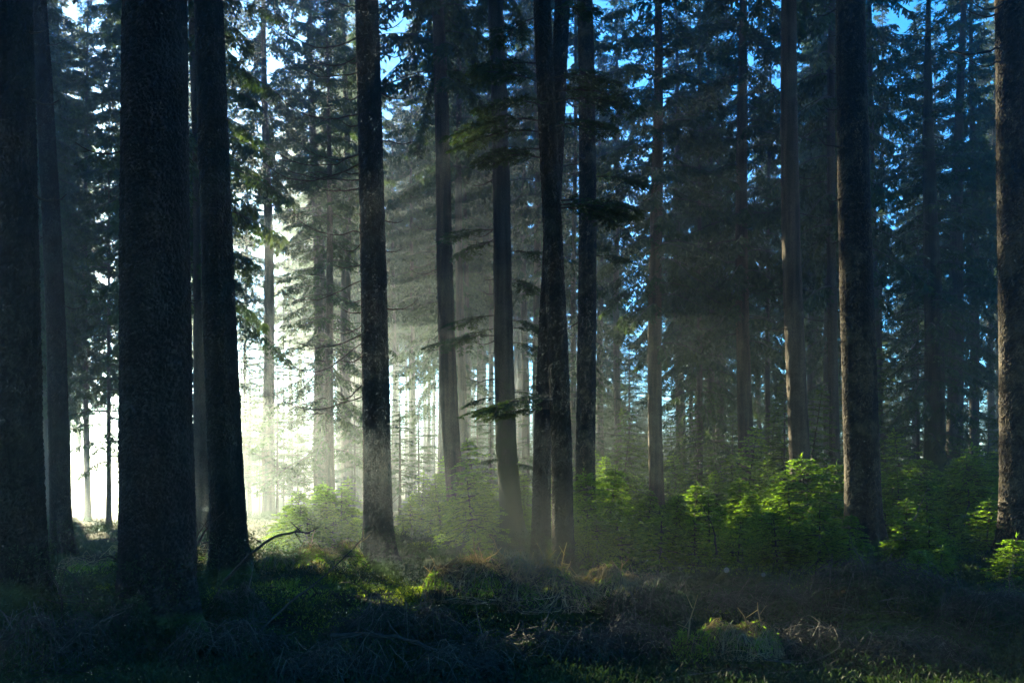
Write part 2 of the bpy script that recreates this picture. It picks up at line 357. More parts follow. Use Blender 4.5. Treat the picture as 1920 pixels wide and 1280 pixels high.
# ------------------------------------------------------------------ dead branches and live sprays
def dead_branch(rg, L, up=0., twigs=4, r=.014):
    """Bare branch along +X from the trunk, sagging and lifting at its tip."""
    t = np.linspace(0, 1, 9); sag = L*(.10+.12*rg.random()); w1 = rg.normal()*.05*L
    def ax(t): return np.stack([L*t, w1*np.sin(3*t), up*L*t-sag*np.sin(np.pi*t*.8)*1.1+sag*.7*t**3], -1)
    K = np.cumsum(rg.normal(size=(9, 3))*.017*L, 0)*[0, 1, 1]; K[0] = 0; P = ax(t)+K
    out = [tube(P, r*(1-.8*t)+.002, 5)]
    for _ in range(twigs):
        q = .25+.7*rg.random(); b = np.array([np.interp(q, t, P[:, c]) for c in range(3)]); l = L*(.12+.34*rg.random())*(1.15-q)
        d = unit(np.array([.8, rg.normal()*.9, rg.normal()*.35-.1])); s = np.linspace(0, 1, 4)[:, None]
        out.append(tube(b+d*l*s+np.array([0, 0, .15*l])*s*s, (r*.35*(1-.7*s[:, 0])+.0012), 3))
    v, f, _ = cat_parts(out, 0); return v, f
def live_spray(rg, L, hang=.12, leaf=.075, lw=.022, droop=.3, rise=.1):
    lv = Leaves(); wd = []
    branch_set(lv, wd, np.zeros(3), 0, L, rise, droop, hang, int(L*26), .36, leaf, lw, rg, dens=1.4, wr=.012)
    # secondary fans
    for s in (-1, 1):
        for q in (.3, .5, .68):
            b = np.array([L*q*(1-.12*q), 0, L*(rise*q-droop*q**1.7)])
            branch_set(lv, wd, b, s*(.75+.2*rg.random()), L*(.62-.45*q)*(.8+.4*rg.random()), .05, droop, hang, int(L*9), .2, leaf, lw, rg, dens=1.1, wr=.005)
    v, f = lv.get(); return [(v, f, 0), cat_parts(wd, 1)]

# ------------------------------------------------------------------ the trees that can be told apart
# xb, xt: photo column at the foot and at the top edge; w: width in photo pixels halfway; Y: distance
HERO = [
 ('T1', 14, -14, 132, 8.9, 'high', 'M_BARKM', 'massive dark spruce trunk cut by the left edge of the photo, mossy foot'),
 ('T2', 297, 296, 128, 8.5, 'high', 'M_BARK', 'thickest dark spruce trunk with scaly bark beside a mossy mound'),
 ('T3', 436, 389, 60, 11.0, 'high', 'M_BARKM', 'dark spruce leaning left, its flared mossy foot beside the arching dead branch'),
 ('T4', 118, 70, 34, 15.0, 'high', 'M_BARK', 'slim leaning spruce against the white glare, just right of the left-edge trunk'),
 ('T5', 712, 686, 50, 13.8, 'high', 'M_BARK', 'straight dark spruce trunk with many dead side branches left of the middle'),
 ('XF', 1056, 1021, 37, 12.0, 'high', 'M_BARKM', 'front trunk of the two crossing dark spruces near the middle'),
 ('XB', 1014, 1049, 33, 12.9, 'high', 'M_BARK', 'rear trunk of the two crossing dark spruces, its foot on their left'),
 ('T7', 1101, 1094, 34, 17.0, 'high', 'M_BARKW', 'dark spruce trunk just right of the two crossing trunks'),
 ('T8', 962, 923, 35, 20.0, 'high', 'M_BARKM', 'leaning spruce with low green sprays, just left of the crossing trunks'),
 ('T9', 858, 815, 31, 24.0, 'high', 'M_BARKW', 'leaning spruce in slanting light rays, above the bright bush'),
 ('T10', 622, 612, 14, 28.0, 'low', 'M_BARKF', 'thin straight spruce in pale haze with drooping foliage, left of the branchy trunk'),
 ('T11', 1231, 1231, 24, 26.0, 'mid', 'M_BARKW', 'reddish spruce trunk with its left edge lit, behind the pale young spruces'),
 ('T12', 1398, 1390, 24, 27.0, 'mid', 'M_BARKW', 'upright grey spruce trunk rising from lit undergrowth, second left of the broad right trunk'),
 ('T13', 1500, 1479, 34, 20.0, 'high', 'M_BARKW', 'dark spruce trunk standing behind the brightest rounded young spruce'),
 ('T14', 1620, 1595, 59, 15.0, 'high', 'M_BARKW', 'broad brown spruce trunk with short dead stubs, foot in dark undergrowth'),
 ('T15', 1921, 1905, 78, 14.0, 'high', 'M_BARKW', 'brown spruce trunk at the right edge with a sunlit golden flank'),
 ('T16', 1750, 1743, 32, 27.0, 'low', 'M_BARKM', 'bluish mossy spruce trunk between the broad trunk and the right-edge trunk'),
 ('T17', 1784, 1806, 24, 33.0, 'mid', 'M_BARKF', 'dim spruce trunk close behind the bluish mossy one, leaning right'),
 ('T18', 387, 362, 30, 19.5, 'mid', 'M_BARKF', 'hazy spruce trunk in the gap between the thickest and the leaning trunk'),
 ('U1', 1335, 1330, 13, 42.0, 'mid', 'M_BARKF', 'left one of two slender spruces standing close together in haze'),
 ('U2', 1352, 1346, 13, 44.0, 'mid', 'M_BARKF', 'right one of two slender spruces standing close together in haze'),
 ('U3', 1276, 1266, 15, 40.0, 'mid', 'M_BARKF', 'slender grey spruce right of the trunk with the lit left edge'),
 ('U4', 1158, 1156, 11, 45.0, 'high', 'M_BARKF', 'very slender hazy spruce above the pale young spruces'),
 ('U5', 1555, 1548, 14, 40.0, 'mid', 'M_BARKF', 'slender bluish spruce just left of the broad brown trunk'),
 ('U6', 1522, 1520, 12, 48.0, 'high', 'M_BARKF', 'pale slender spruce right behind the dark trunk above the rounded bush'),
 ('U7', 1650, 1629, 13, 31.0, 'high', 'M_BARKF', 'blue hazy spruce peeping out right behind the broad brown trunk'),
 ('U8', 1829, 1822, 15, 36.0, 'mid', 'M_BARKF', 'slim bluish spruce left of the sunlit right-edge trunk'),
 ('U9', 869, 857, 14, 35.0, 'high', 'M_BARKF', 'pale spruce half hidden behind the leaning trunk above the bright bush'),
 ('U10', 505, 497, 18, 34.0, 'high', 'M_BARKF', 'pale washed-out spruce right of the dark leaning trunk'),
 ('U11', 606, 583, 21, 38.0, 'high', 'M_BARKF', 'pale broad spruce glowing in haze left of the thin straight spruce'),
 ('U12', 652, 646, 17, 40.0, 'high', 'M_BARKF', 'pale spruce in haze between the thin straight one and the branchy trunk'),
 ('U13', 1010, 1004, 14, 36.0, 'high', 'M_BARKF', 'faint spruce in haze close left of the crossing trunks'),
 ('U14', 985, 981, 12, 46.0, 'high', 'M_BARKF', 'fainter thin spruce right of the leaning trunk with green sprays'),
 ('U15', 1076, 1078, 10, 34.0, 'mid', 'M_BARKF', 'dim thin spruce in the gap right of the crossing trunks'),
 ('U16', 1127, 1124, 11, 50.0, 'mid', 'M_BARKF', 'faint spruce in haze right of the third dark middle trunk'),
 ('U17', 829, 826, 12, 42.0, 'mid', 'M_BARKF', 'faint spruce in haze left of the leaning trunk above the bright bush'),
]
MATS = globals()
SEPS = [(92, 'left-edge trunk'), (297, 'thickest trunk'), (425, 'leaning trunk'), (705, 'branchy trunk'), (945, 'green-sprayed trunk'), (1040, 'crossing trunks'), (1232, 'edge-lit trunk'),
        (1395, 'upright grey trunk'), (1608, 'broad brown trunk'), (1885, 'right-edge trunk')]
def gap(px):
    if px < SEPS[0][0]: return 'behind the left-edge trunk'
    for (a, na), (b, nb) in zip(SEPS, SEPS[1:]):
        if px < b: return f'between {na} and {nb}'
    return 'behind the right-edge trunk'
placed = []
roots = {}
def hero(key, xb, xt, wd, Y, ck, mk, label):
    fine = Y < 14
    X0 = (xb-CX)/F*Y; z0 = hz(X0, Y)
    ztop = CAMH+HY/F*Y; zf = z0; XT = (xt-CX)/F*Y
    slope = (XT-X0)/(ztop-zf); H = {'high': 30, 'mid': 27, 'low': 18}[ck]*(.92+.16*R(int(xb*7) % 997).random())
    rm = wd/F*Y*.5; hm = ztop*.45
    def r_at(z): return rm*np.clip(1+(hm-z)*.028, .05, 1.3)*np.clip((H-z)/(H*.6), .02, 1)**.7
    ph = xb*.37
    def bend(z):
        zz = np.maximum(z, 0)
        b = rm*(.35 if wd < 45 else .08)*np.sin(zz*.35+ph)*np.minimum(zz/2, 1)
        lim = np.minimum(zz, ztop)+np.maximum(zz-ztop, 0)*.3
        return np.stack([slope*lim+b, 0*zz+.5*b], -1)
    e = empty('spruce_tree', (X0, Y, z0), label, 'spruce', 'tall spruces')
    big = wd > 45
    me = trunk_mesh('trunk', rm, H, segs=(int(6.28*rm/.013) if Y < 18 else 40 if Y < 22 else 14), fine_to=(ztop+.5 if Y < 22 else 0), fine=(.014 if Y < 18 else .06), bend=bend, seed=int(xb), flare=(.2 if wd > 100 else .6 if Y < 16 else .38), rough=(.02 if Y < 18 else .03), r_at=r_at, plates=((.034+.004*(int(xb) % 3)) if Y < 18 else 0))
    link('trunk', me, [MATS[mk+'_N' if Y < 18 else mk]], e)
    rg = R(int(xb)+3)
    c = link('crown', CROWN[ck][int(xb) % len(CROWN[ck])], (), e)
    sx = (.8 if Y < 16 else .9)+.2*rg.random(); c.scale = (sx, sx, H/{'high': 30, 'mid': 27, 'low': 18}[ck]); c.rotation_euler.z = rg.random()*6.28
    ob = bend(np.array([15.]))[0]; c.location = (ob[0], ob[1], 0)
    placed.append((X0, Y)); roots[key] = (e, bend, r_at, z0, X0, Y)
    return e
for h in HERO: hero(*h)

def collar(key, n=700, mat=None):
    e, bend, r_at, z0, X0, Y = roots[key]; rg = R(int(X0*100)+999); per = 6
    th = rg.random(n)*6.28; z = rg.random(n)**1.8*.75-.05; r0 = float(r_at(np.array([.3]))[0]); r = r0*(1+(.2 if r0 > .25 else .55)*np.exp(-np.maximum(z, 0)/.28)*(1+.5*np.sin(5*th+1)))
    P = np.stack([np.cos(th)*r, np.sin(th)*r, z], -1)[:, None]+rg.normal(size=(n, per, 3))*.02
    D = np.stack([np.cos(th), np.sin(th), .4+0*th], -1)[:, None]+rg.normal(size=(n, per, 3))*.7; lv = Leaves(); lv.add(P.reshape(-1, 3), D.reshape(-1, 3), rg.normal(size=(n*per, 3)), .042, .014)
    v, f = lv.get(); link('moss_collar', make_mesh('moss_collar', [(v, f, 0)]), [mat or M_COVER], e)
def add_branch(key, py, side, L, kind='dead', yaw=0., up=0., r=.014, seed=0, tw=4, **kw):
    """A branch on tree `key` leaving at photo row py towards side (-1 left, +1 right)."""
    e, bend, r_at, z0, X0, Y = roots[key]; rg = R(seed+int(py)*3+int(side*5))
    z = CAMH-(py-HY)/F*Y-z0; b = bend(np.array([z]))[0]; rr = float(r_at(np.array([z]))[0])
    az = (0 if side > 0 else math.pi)+yaw
    if kind == 'dead':
        v, f = dead_branch(rg, L, up, tw, r); me = make_mesh('dead_branch', [(v, f, 0)], True)
        o = link('dead_branch', me, [M_TWIG], e)
    else:
        me = make_mesh('live_branch', live_spray(rg, L, **kw)); me.materials.append(kw.get('mat', M_CROWN)); me.materials.append(M_TWIG)
        o = link('live_branch', me, (), e)
    o.location = (b[0]+math.cos(az)*rr*.85, b[1]+math.sin(az)*rr*.85, z); o.rotation_euler = (0, 0, az)
    return o
BR = [('T1', 55, 1, .22, .014), ('T1', 180, 1, .32, .016), ('T1', 352, 1, .38, .018),
 ('T2', 290, -1, .42, .010), ('T2', 560, 1, .2, .010), ('T3', 225, 1, .18, .008), ('T3', 60, 1, .14, .008), ('T3', 560, -1, .22, .012), ('T3', 1010, -1, .3, .014),
 ('T14', 12, -1, .42, .016), ('T14', 60, -1, .18, .012), ('T14', 135, -1, .16, .012), ('T14', 200, -1, .26, .016), ('T14', 280, -1, .62, .018), ('T14', 372, -1, .3, .016), ('T14', 448, -1, .2, .014), ('T14', 580, -1, .14, .012),
 ('T15', 10, -1, .6, .018), ('T15', 25, -1, .5, .016), ('T15', 84, -1, 1.0, .018), ('T15', 110, -1, .45, .012),
 ('T8', 335, -1, .7, .016), ('T8', 425, -1, .62, .014), ('T8', 448, -1, .45, .012), ('T8', 712, -1, .75, .018), ('T8', 638, -1, .5, .014), ('T8', 520, -1, .3, .012), ('T8', 550, -1, .28, .012), ('T8', 255, -1, .9, .016), ('T8', 660, -1, .25, .012),
 ('T9', 430, -1, .7, .012), ('T9', 505, -1, .8, .014), ('T9', 655, -1, .4, .014), ('T9', 300, 1, .5, .012), ('T9', 480, -1, .3, .012)]
for k, (key, py, s, L, r) in enumerate(BR): add_branch(key, py, s, L, r=r, yaw=R(k).normal()*.25, up=R(k+50).normal()*.12, seed=k, tw=2 if L < .5 else 4)
for k_ in ('T1', 'T2', 'T3', 'T5', 'XF', 'XB', 'T4', 'T15'): collar(k_, 900 if k_ in ('T1', 'T2') else 600)
rg = R(77)
for py in list(range(20, 760, 24))+[100, 300, 330, 610]:                                                    # the branchy trunk
    s = -1 if rg.random() < .8 else 1
    add_branch('T5', py+rg.normal()*6, s, (.2+1.35*rg.random()**1.6) if s < 0 else .3+.3*rg.random(), r=.009+.005*rg.random(), yaw=rg.normal()*.5, up=rg.normal()*.10+(.08 if py < 250 else 0)+(.15 if py > 500 else 0)*(-1 if py > 600 else 1), seed=py, tw=5)
for py in range(30, 830, 26):                                                    # the thin hazy one
    s = 1 if rg.random() < .5 else -1
    add_branch('T10', py+rg.normal()*5, s, .7+1.3*rg.random(), r=.012, yaw=rg.normal()*.7, up=-.2+rg.normal()*.08, seed=py+1, tw=8)
for key, n in (('T12', 26), ('T11', 10), ('T13', 14), ('T16', 16), ('T7', 7), ('U7', 5), ('T4', 5), ('T18', 8), ('U1', 14), ('U2', 14), ('U5', 10), ('T17', 8), ('U8', 8)):
    for q in range(n):
        py = 60+rg.random()*560; s = 1 if rg.random() < .5 else -1
        Y = roots[key][5]; add_branch(key, py, s, (.15+.5*rg.random())*(1+Y/40), r=.007+.00028*Y, yaw=rg.normal()*.6, up=rg.normal()*.1, seed=int(py)+q, tw=3)
LIVE = [('XF', 175, 1, .95), ('XF', 240, 1, .8), ('XF', 375, 1, 1.0), ('XF', 120, -1, .8), ('XF', 205, -1, 1.0), ('XF', 250, -1, 1.1), ('XF', 30, -1, .7), ('XF', 20, 1, .6), ('XF', 300, -1, .9), ('XF', 740, -1, .95), ('XF', 390, 1, .7),
        ('T8', 430, -1, 1.2), ('T8', 470, 1, 1.3), ('T8', 615, -1, 1.4), ('T8', 600, 1, .8), ('T8', 640, 1, .9), ('T8', 735, 1, 1.1), ('T8', 760, -1, .5), ('T8', 860, -1, .35), ('T8', 870, 1, .5), ('T7', 480, 1, .6), ('T8', 520, 1, .8),
        ('T16', 420, 1, 1.5), ('T16', 330, -1, 1.6), ('T16', 520, -1, 1.6), ('T7', 330, 1, 1.0)]
LIVE += [('XF', 150, 1, .8), ('XF', 195, 1, 1.1), ('XF', 230, -1, 1.2), ('XF', 160, -1, 1.0), ('XF', 280, -1, .7), ('T8', 450, -1, 1.), ('T8', 590, -1, 1.2), ('T8', 630, -1, 1.5), ('T8', 615, 1, 1.), ('XF', 750, -1, 1.2), ('XF', 765, -1, .8), ('T8', 745, -1, .7), ('XF', 385, 1, .9)]
for k, (key, py, s, L) in enumerate(LIVE): add_branch(key, py, s, L*1.25, 'live', yaw=R(k+9).normal()*.45, seed=k, droop=.25+.2*R(k).random(), rise=.12)

sh = np.array([sv.x, sv.y]); sh /= np.linalg.norm(sh)
# ------------------------------------------------------------------ slender young trees
def slim_ok(px, Y):
    X = (px-CX)/F*Y; return all(abs((X-a)*sh[1]-(Y-b)*sh[0]) > 1.1 for a, b in ((1.1*0-1.2, 10.2), (-.3, 9.5), (1.2, 9.5), (1.85, 7.3)))
def slim(px, Y, H, label, kind='thin', r=.06, sc=1.):
    X, Y, z = at(px, Y); e = empty('young_spruce', (X, Y, z), label, 'spruce', 'slender young spruces')
    me = trunk_mesh('trunk', r, H, segs=10, flare=.3, seed=int(px), rtop=.02); link('trunk', me, [M_BARKF], e)
    c = link('crown', CROWN[kind][int(px) % len(CROWN[kind])], (), e); hh = {'thin': 9.6, 'low': 18}[kind]
    c.scale = (sc, sc, H/hh); c.rotation_euler.z = px; placed.append((X, Y)); return e
slim(204, 24, 11.0, 'slender dark young spruce standing in front of the white glare', r=.075, sc=1.1)
slim(467, 36, 10.2, 'slender young spruce just right of the dark leaning trunk', r=.055, sc=.85)
slim(750, 26, 4.7, 'small thin spruce in haze right beside the branchy trunk', r=.045, sc=.62)
slim(1721, 30, 12, 'thin dark young spruce just left of the bluish mossy trunk', r=.06, sc=1.2)
slim(1652, 32, 9, 'thin young spruce just right of the broad brown trunk', r=.08, sc=1.1)
slim(1180, 36, 8, 'slim young spruce with drooping boughs left of the edge-lit trunk', r=.07, sc=1.2)

for k, (px, Y, H) in enumerate(((440, 33, 7), (520, 30, 6), (548, 41, 8), (590, 31, 5), (665, 35, 8), (735, 44, 7), (785, 36, 6), (815, 48, 8), (895, 38, 7), (920, 31, 5), (990, 33, 7), (1060, 30, 6), (1115, 38, 8), (1295, 40, 8), (1440, 42, 9), (452, 42, 13), (470, 38, 9), (497, 41, 11), (457, 35, 8), (514, 37, 7), (558, 44, 9), (487, 47, 15), (532, 40, 12), (570, 50, 15), (640, 46, 13))):
    if not slim_ok(px, Y): continue
    slim(px, Y, H, 'small haze-softened spruce with a thin stem, '+gap(px), r=.05, sc=.8+.04*(k % 5))

# ------------------------------------------------------------------ the forest behind
TRUNKS = [trunk_mesh('trunk', r, H, segs=10, seed=s, flare=.35, bend=(lambda z, a=a: np.stack([a*np.sin(np.maximum(z, 0)*.12), .1*np.sin(z*.2)], -1))) for r, H, s, a in ((.19, 30, 1, .12), (.15, 27, 2, -.1), (.17, 29, 3, .05), (.13, 18, 4, 0))]
for t in TRUNKS: t.materials.append(M_BARKF)
rg = R(2024)
sh = np.array([sv.x, sv.y]); sh /= np.linalg.norm(sh)
targets = [(830, 9.6, .3), (900, 9.6, .45), (1080, 9.5, .4), (1180, 9.6, .5), (1330, 7.3, .3), (1430, 7.3, .3), (700, 10.4, .1), (800, 10, .1), (1450, 18, .8), (1560, 17, 1.2), (1400, 16, .7), (1160, 15, .6), (1030, 9.3, .4), (860, 9.5, .3), (1660, 15, .6), (1740, 13, .4), (1700, 17, .8), (1232, 26, 2.), (960, 9.4, .4), (740, 10.4, .1), (1130, 9.3, .5), (1385, 7.4, .3), (1885, 14, 2.5), (1885, 14, 1.2), (1590, 15, .8), (1520, 17, 1.6), (1260, 16, 1.), (1100, 15, .7), (1820, 18, 1.5), (1200, 30, 3), (880, 21, 1.0)]
strong = [(1885, 14, 4.0), (1885, 14, 2.5), (1885, 14, 1.2), (1520, 17.2, 1.5), (1480, 17, 1.), (740, 10.4, .1), (820, 10, .2), (900, 9.6, .4), (1000, 9.5, .4), (1140, 9.5, .4), (1385, 7.3, .3), (1740, 13.2, .5), (1600, 15, 1.5), (1270, 16, .9), (1100, 14.6, .7)]
TG = [((px-CX)/F*Y, Y, z, 1., .8) for px, Y, z in targets]+[((px-CX)/F*Y, Y, z, 1.6, -.2) for px, Y, z in strong]
def blocks(x, y, rad, zb):
    for X, Y, z, mul, mg in TG:
        d = np.array([x-X, y-Y]); t = d@sh
        if t > 0 and abs(d[0]*sh[1]-d[1]*sh[0]) < rad*mul and z+t*math.tan(SUN_EL) > zb+hz(x, y)+mg: return True
        if t > 0 and abs(d[0]*sh[1]-d[1]*sh[0]) < .5: return True
    return False
cand = []
tries = 0
while len(cand) < 135 and tries < 40000:
    tries += 1
    Y = 22+rg.random()*70; X = (rg.random()*2-1)*(.66*Y+3)
    px = CX+X/Y*F; along = np.array([X, Y])@sh
    if along > (78 if px < 900 else 68): continue
    if 112 < px < 238 : continue
    if Y > 28 and (1145 < px < 1255 or 1405 < px < 1472 or 1622 < px < 1692) and rg.random() < .85: continue
    if px > 1100 and rg.random() < .55: continue
    if min((X-a)**2+(Y-b)**2 for a, b in placed) < (2.6 if Y > 40 else 3.2)**2: continue
    u = rg.random(); ck = 'high' if u < .40 else 'mid' if u < .8 else 'low'
    if Y < 32 and ck != 'low' and rg.random() < .75: continue
    if px < 1050 and ck == 'low' and along > 25: ck = 'mid' if rg.random() < .7 else 'high'
    if px < 1000 and Y > 26: ck = 'mid' if along < 48 and rg.random() < .75 else 'high'
    if blocks(X, Y, 1.3, {'high': 12, 'mid': 5.6, 'low': 2.6}[ck]):
        if ck == 'high' or blocks(X, Y, 1.3, 12): continue
        ck = 'high'
    placed.append((X, Y)); cand.append((X, Y, px, ck))
rg3 = R(99); n = 0
while n < 30:
    Y = 34+rg3.random()*42; px = 236+rg3.random()*700; X = (px-CX)/F*Y
    if np.array([X, Y])@sh > 84 or min((X-a)**2+(Y-b)**2 for a, b in placed) < 2.2**2: continue
    if blocks(X, Y, 1.0, 12): continue
    placed.append((X, Y)); cand.append((X, Y, px, 'high')); n += 1
for px, Y in ((470, 58), (543, 63), (578, 54), (508, 72), (450, 70), (560, 78), (625, 66)):
    if not blocks((px-CX)/F*Y, Y, 1.3, 12): cand.append(((px-CX)/F*Y, Y, px, 'high'))
for px, Y in ((60, 30), (92, 38), (20, 33), (66, 45), (100, 52), (246, 34), (-10, 27), (150, 62), (215, 58), (40, 52), (165, 39), (228, 43), (128, 47), (190, 66)):
    X = (px-CX)/F*Y
    if not blocks(X, Y, 1.3, 5.6): cand.append((X, Y, px, 'veil'))
    elif not blocks(X, Y, 1.3, 12) and px != 262: cand.append((X, Y, px, 'high'))
def ordinal(n):
    w_ = ['first', 'second', 'third', 'fourth', 'fifth', 'sixth', 'seventh', 'eighth', 'ninth', 'tenth', 'eleventh', 'twelfth', 'thirteenth', 'fourteenth', 'fifteenth', 'sixteenth', 'seventeenth', 'eighteenth']
    return w_[n] if n < len(w_) else f'{n+1}th'
for X, Y, px, ck in sorted(cand, key=lambda c: c[2]):
    lab = {'veil': 'dense drooping spruce veiling the sun', 'high': 'distant spruce with a high crown', 'mid': 'distant spruce with drooping boughs', 'low': 'lower bushy spruce'}[ck]+', in haze '+gap(px)
    e = empty('spruce_tree', (X, Y, hz(X, Y)), lab, 'spruce', 'distant spruces '+gap(px))
    ti = {'veil': (1,), 'high': (0, 2), 'mid': (1, 2), 'low': (3,)}[ck]; s = .88+.28*rg.random()
    e.scale = (s*(.8+.35*rg.random()),)*2+(s,)
    if ck == 'veil': ck = 'mid'; e.scale = (1., 1., .98); e.rotation_euler = (rg.normal()*.008, -.02+rg.normal()*.008, rg.random()*6.28)
    e.rotation_euler = (0, 0, rg.random()*6.28)
    link('trunk', TRUNKS[ti[int(rg.random()*len(ti))]], (), e)
    link('crown', CROWN[ck][int(rg.random()*3)], (), e)

for X, Y in ((-9, 3), (9.5, 4), (-4, -4), (4.5, -3), (0, -9), (-11, -7), (11, -6), (-16, 6), (16.5, 8), (-6, -14), (7, -13), (-15, 14), (-20, -2), (20, -1), (1, -18), (-4.5, 1), (5.5, 1.5), (13, 1)):  # unseen spruces with widened crowns, added to block the sky and darken the foreground
    e = empty('spruce_tree', (X, Y, hz(X, Y)), 'tall unseen spruce added around the viewpoint to block sky light', 'spruce', 'added spruces around the viewpoint')
    e.rotation_euler = (0, 0, rg.random()*6.28); e.scale = (1.6, 1.6, 1)
    link('trunk', TRUNKS[0], (), e); link('crown', CROWN['mid'][int(rg.random()*3)], (), e)

rg4 = R(123)
for k in range(95):
    Y = 76+rg4.random()*16; px = (240+k*11.6+rg4.normal()*6) if k < 92 else -20+k%3*30; X = (px-CX)/F*Y
    if np.array([X, Y])@sh < 80: Y = 82+rg4.random()*13; X = (px-CX)/F*Y
    e = empty('young_spruce', (X, Y, hz(X, Y)), 'small faraway spruce blurred by glowing haze, '+gap(px), 'spruce', 'far young spruces '+gap(px))
    e.scale = (1.7, 1.7, .75+.35*rg4.random()); e.rotation_euler = (0, 0, rg4.random()*6.28)
    link('trunk', TRUNKS[3], (), e).scale = (.35, .35, .5); link('crown', CROWN['thin'][k % 2], (), e)

for k in range(74):
    Y = 50+rg4.random()*44; px = 880+k*17+rg4.normal()*8
    if k > 63: Y = 56+3*(k-64); px = (1150, 1172, 1192, 1212, 1232, 1410, 1440, 1640, 1665, 1690)[k-64]
    X = (px-CX)/F*Y
    e = empty('young_spruce', (X, Y, hz(X, Y)), 'bushy half-grown spruce deep in the stand, '+gap(px), 'spruce', 'half-grown spruces '+gap(px))
    e.scale = (.85, .85, (.30+.22*rg4.random()) if k < 64 else .7+.15*rg4.random()); e.rotation_euler = (0, 0, rg4.random()*6.28)
    link('trunk', TRUNKS[3], (), e).scale = (.5, .5, 1); link('crown', CROWN['low'][k % 3], (), e)

# ------------------------------------------------------------------ young spruces of the undergrowth
sap = []
def add_sap(px, Y, size, s=1.): X = (px-CX)/F*Y; sap.append((px, X, Y, size, s))
HAND = [(1520, 17.2, 'wide', 1.45), (1460, 18.4, 'wide', 1.), (1568, 18.6, 'wide', 1.2), (1260, 16, 'wide', .85), (1235, 15.2, 'wide', .6), (1400, 16.4, 'wide', .75), (1120, 14, 'wide', .6), (1820, 17.5, 'wide', 1.2), (1700, 16, 'wide', .8), (870, 20.5, 'wide', .8), (610, 18.6, 'wide', .95), (560, 18.2, 'wide', .7), (1750, 13.4, 'wide', .45), (1450, 13.8, 'wide', .65), (1540, 13.6, 'wide', .7), (1330, 15.5, 'waist-high', 1.), (1210, 17, 'waist-high', .9), (1100, 14.6, 'waist-high', .85), (1165, 14.4, 'knee-high', 1.2), (1060, 15, 'knee-high', 1.1),
 (1395, 17.5, 'waist-high', 1.15), (1430, 15, 'knee-high', 1.3), (1300, 19, 'waist-high', 1.1), (1350, 21, 'head-high', .8), (1240, 13.6, 'knee-high', 1.3), (1300, 13.4, 'knee-high', 1.2), (1380, 13, 'waist-high', .8), (1460, 13.2, 'waist-high', .9), (1540, 13, 'waist-high', .95), (1590, 12.8, 'waist-high', .8),
 (1830, 18, 'head-high', .95), (1790, 19, 'waist-high', 1.2), (1870, 20, 'head-high', .9), (1740, 17, 'waist-high', 1.1), (1690, 18, 'waist-high', 1.2), (1700, 13.5, 'knee-high', 1.1), (1740, 13.2, 'knee-high', 1.1), (1790, 14.5, 'waist-high', .8), (1850, 15, 'waist-high', .9), (1900, 11.5, 'knee-high', .9), (1660, 15.6, 'waist-high', .9), (1720, 11.9, 'knee-high', .8), (1760, 12.1, 'knee-high', .75),
 (880, 21, 'waist-high', 1.0), (860, 22, 'waist-high', .8), (900, 14.8, 'knee-high', .75), (560, 19, 'waist-high', 1.05), (600, 19.5, 'waist-high', 1.15), (640, 18.5, 'waist-high', 1.1), (530, 20, 'waist-high', .8), (620, 17, 'knee-high', 1.2), (575, 17.5, 'knee-high', 1.2), (655, 20.5, 'head-high', .7),
 (1160, 30, 'tall', .95), (1200, 33, 'tall', 1.05), (1225, 28, 'tall', .8), (1265, 31, 'tall', .85), (1310, 33, 'tall', .8), (1370, 31, 'tall', .9), (1350, 35, 'tall', 1.15), (1430, 33, 'tall', 1.1), (1460, 36, 'tall', 1.25), (1140, 25, 'head-high', 1.), (1110, 27, 'head-high', 1.1),
 (1580, 30, 'tall', 1.2), (1680, 30, 'tall', 1.1), (1850, 32, 'tall', .9), (1800, 30, 'tall', .8), (1900, 34, 'tall', 1.2), (1040, 26, 'head-high', 1), (790, 24, 'head-high', .8), (985, 25, 'head-high', .8), (770, 21, 'knee-high', 1.3), (830, 19.5, 'knee-high', 1.2)]
for a in HAND: add_sap(*a)
def far_enough(X, Y, d): return all((X-b)**2+(Y-c)**2 > d*d for _, b, c, _, _ in sap) and all((X-b)**2+(Y-c)**2 > .4**2 for b, c in placed)
n = 0; tries = 0
while n < 78 and tries < 9000:
    tries += 1
    Y = 12.5+rg.random()*24; px = 740+rg.random()*1200; X = (px-CX)/F*Y
    if px < 1080 and Y < 17: continue
    if px < 1080 and rg.random() < .5: continue
    if not far_enough(X, Y, .55+.018*Y): continue
    u = rg.random()
    if Y < 15: size = 'knee-high' if u < .7 else 'waist-high'
    elif Y < 22: size = 'knee-high' if u < .45 else 'waist-high' if u < .85 or px < 1420 else 'head-high'
    else: size = 'waist-high' if u < .3 else 'head-high' if u < .8 or px < 1080 else 'tall'
    size = 'wide' if rg.random() < .15 and size != 'tall' else size
    add_sap(px, Y, size, (.45+.95*rg.random()**1.2)); n += 1
cnt = {}; tot = {}
for px, X, Y, size, s in sap: tot[(size, gap(px))] = tot.get((size, gap(px)), 0)+1
for px, X, Y, size, s in sorted(sap, key=lambda q: q[0]):
    key = (size, gap(px)); k = cnt.get(key, 0); cnt[key] = k+1
    size_ = {'wide': 'low spreading', 'tall': 'tallest'}.get(size, size); lab = (f'{size_} young spruce {gap(px)}' if tot[key] == 1 else f'{ordinal(k)} from left of {size_} young spruces {gap(px)}')
    e = empty('young_spruce', (X, Y, hz(X, Y)-.02), lab, 'young spruce', 'young spruces of the undergrowth')
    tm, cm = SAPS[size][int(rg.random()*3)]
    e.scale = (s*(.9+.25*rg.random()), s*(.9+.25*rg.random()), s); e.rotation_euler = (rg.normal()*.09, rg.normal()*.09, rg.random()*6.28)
    link('trunk', tm, (), e); link('crown', cm, (), e)

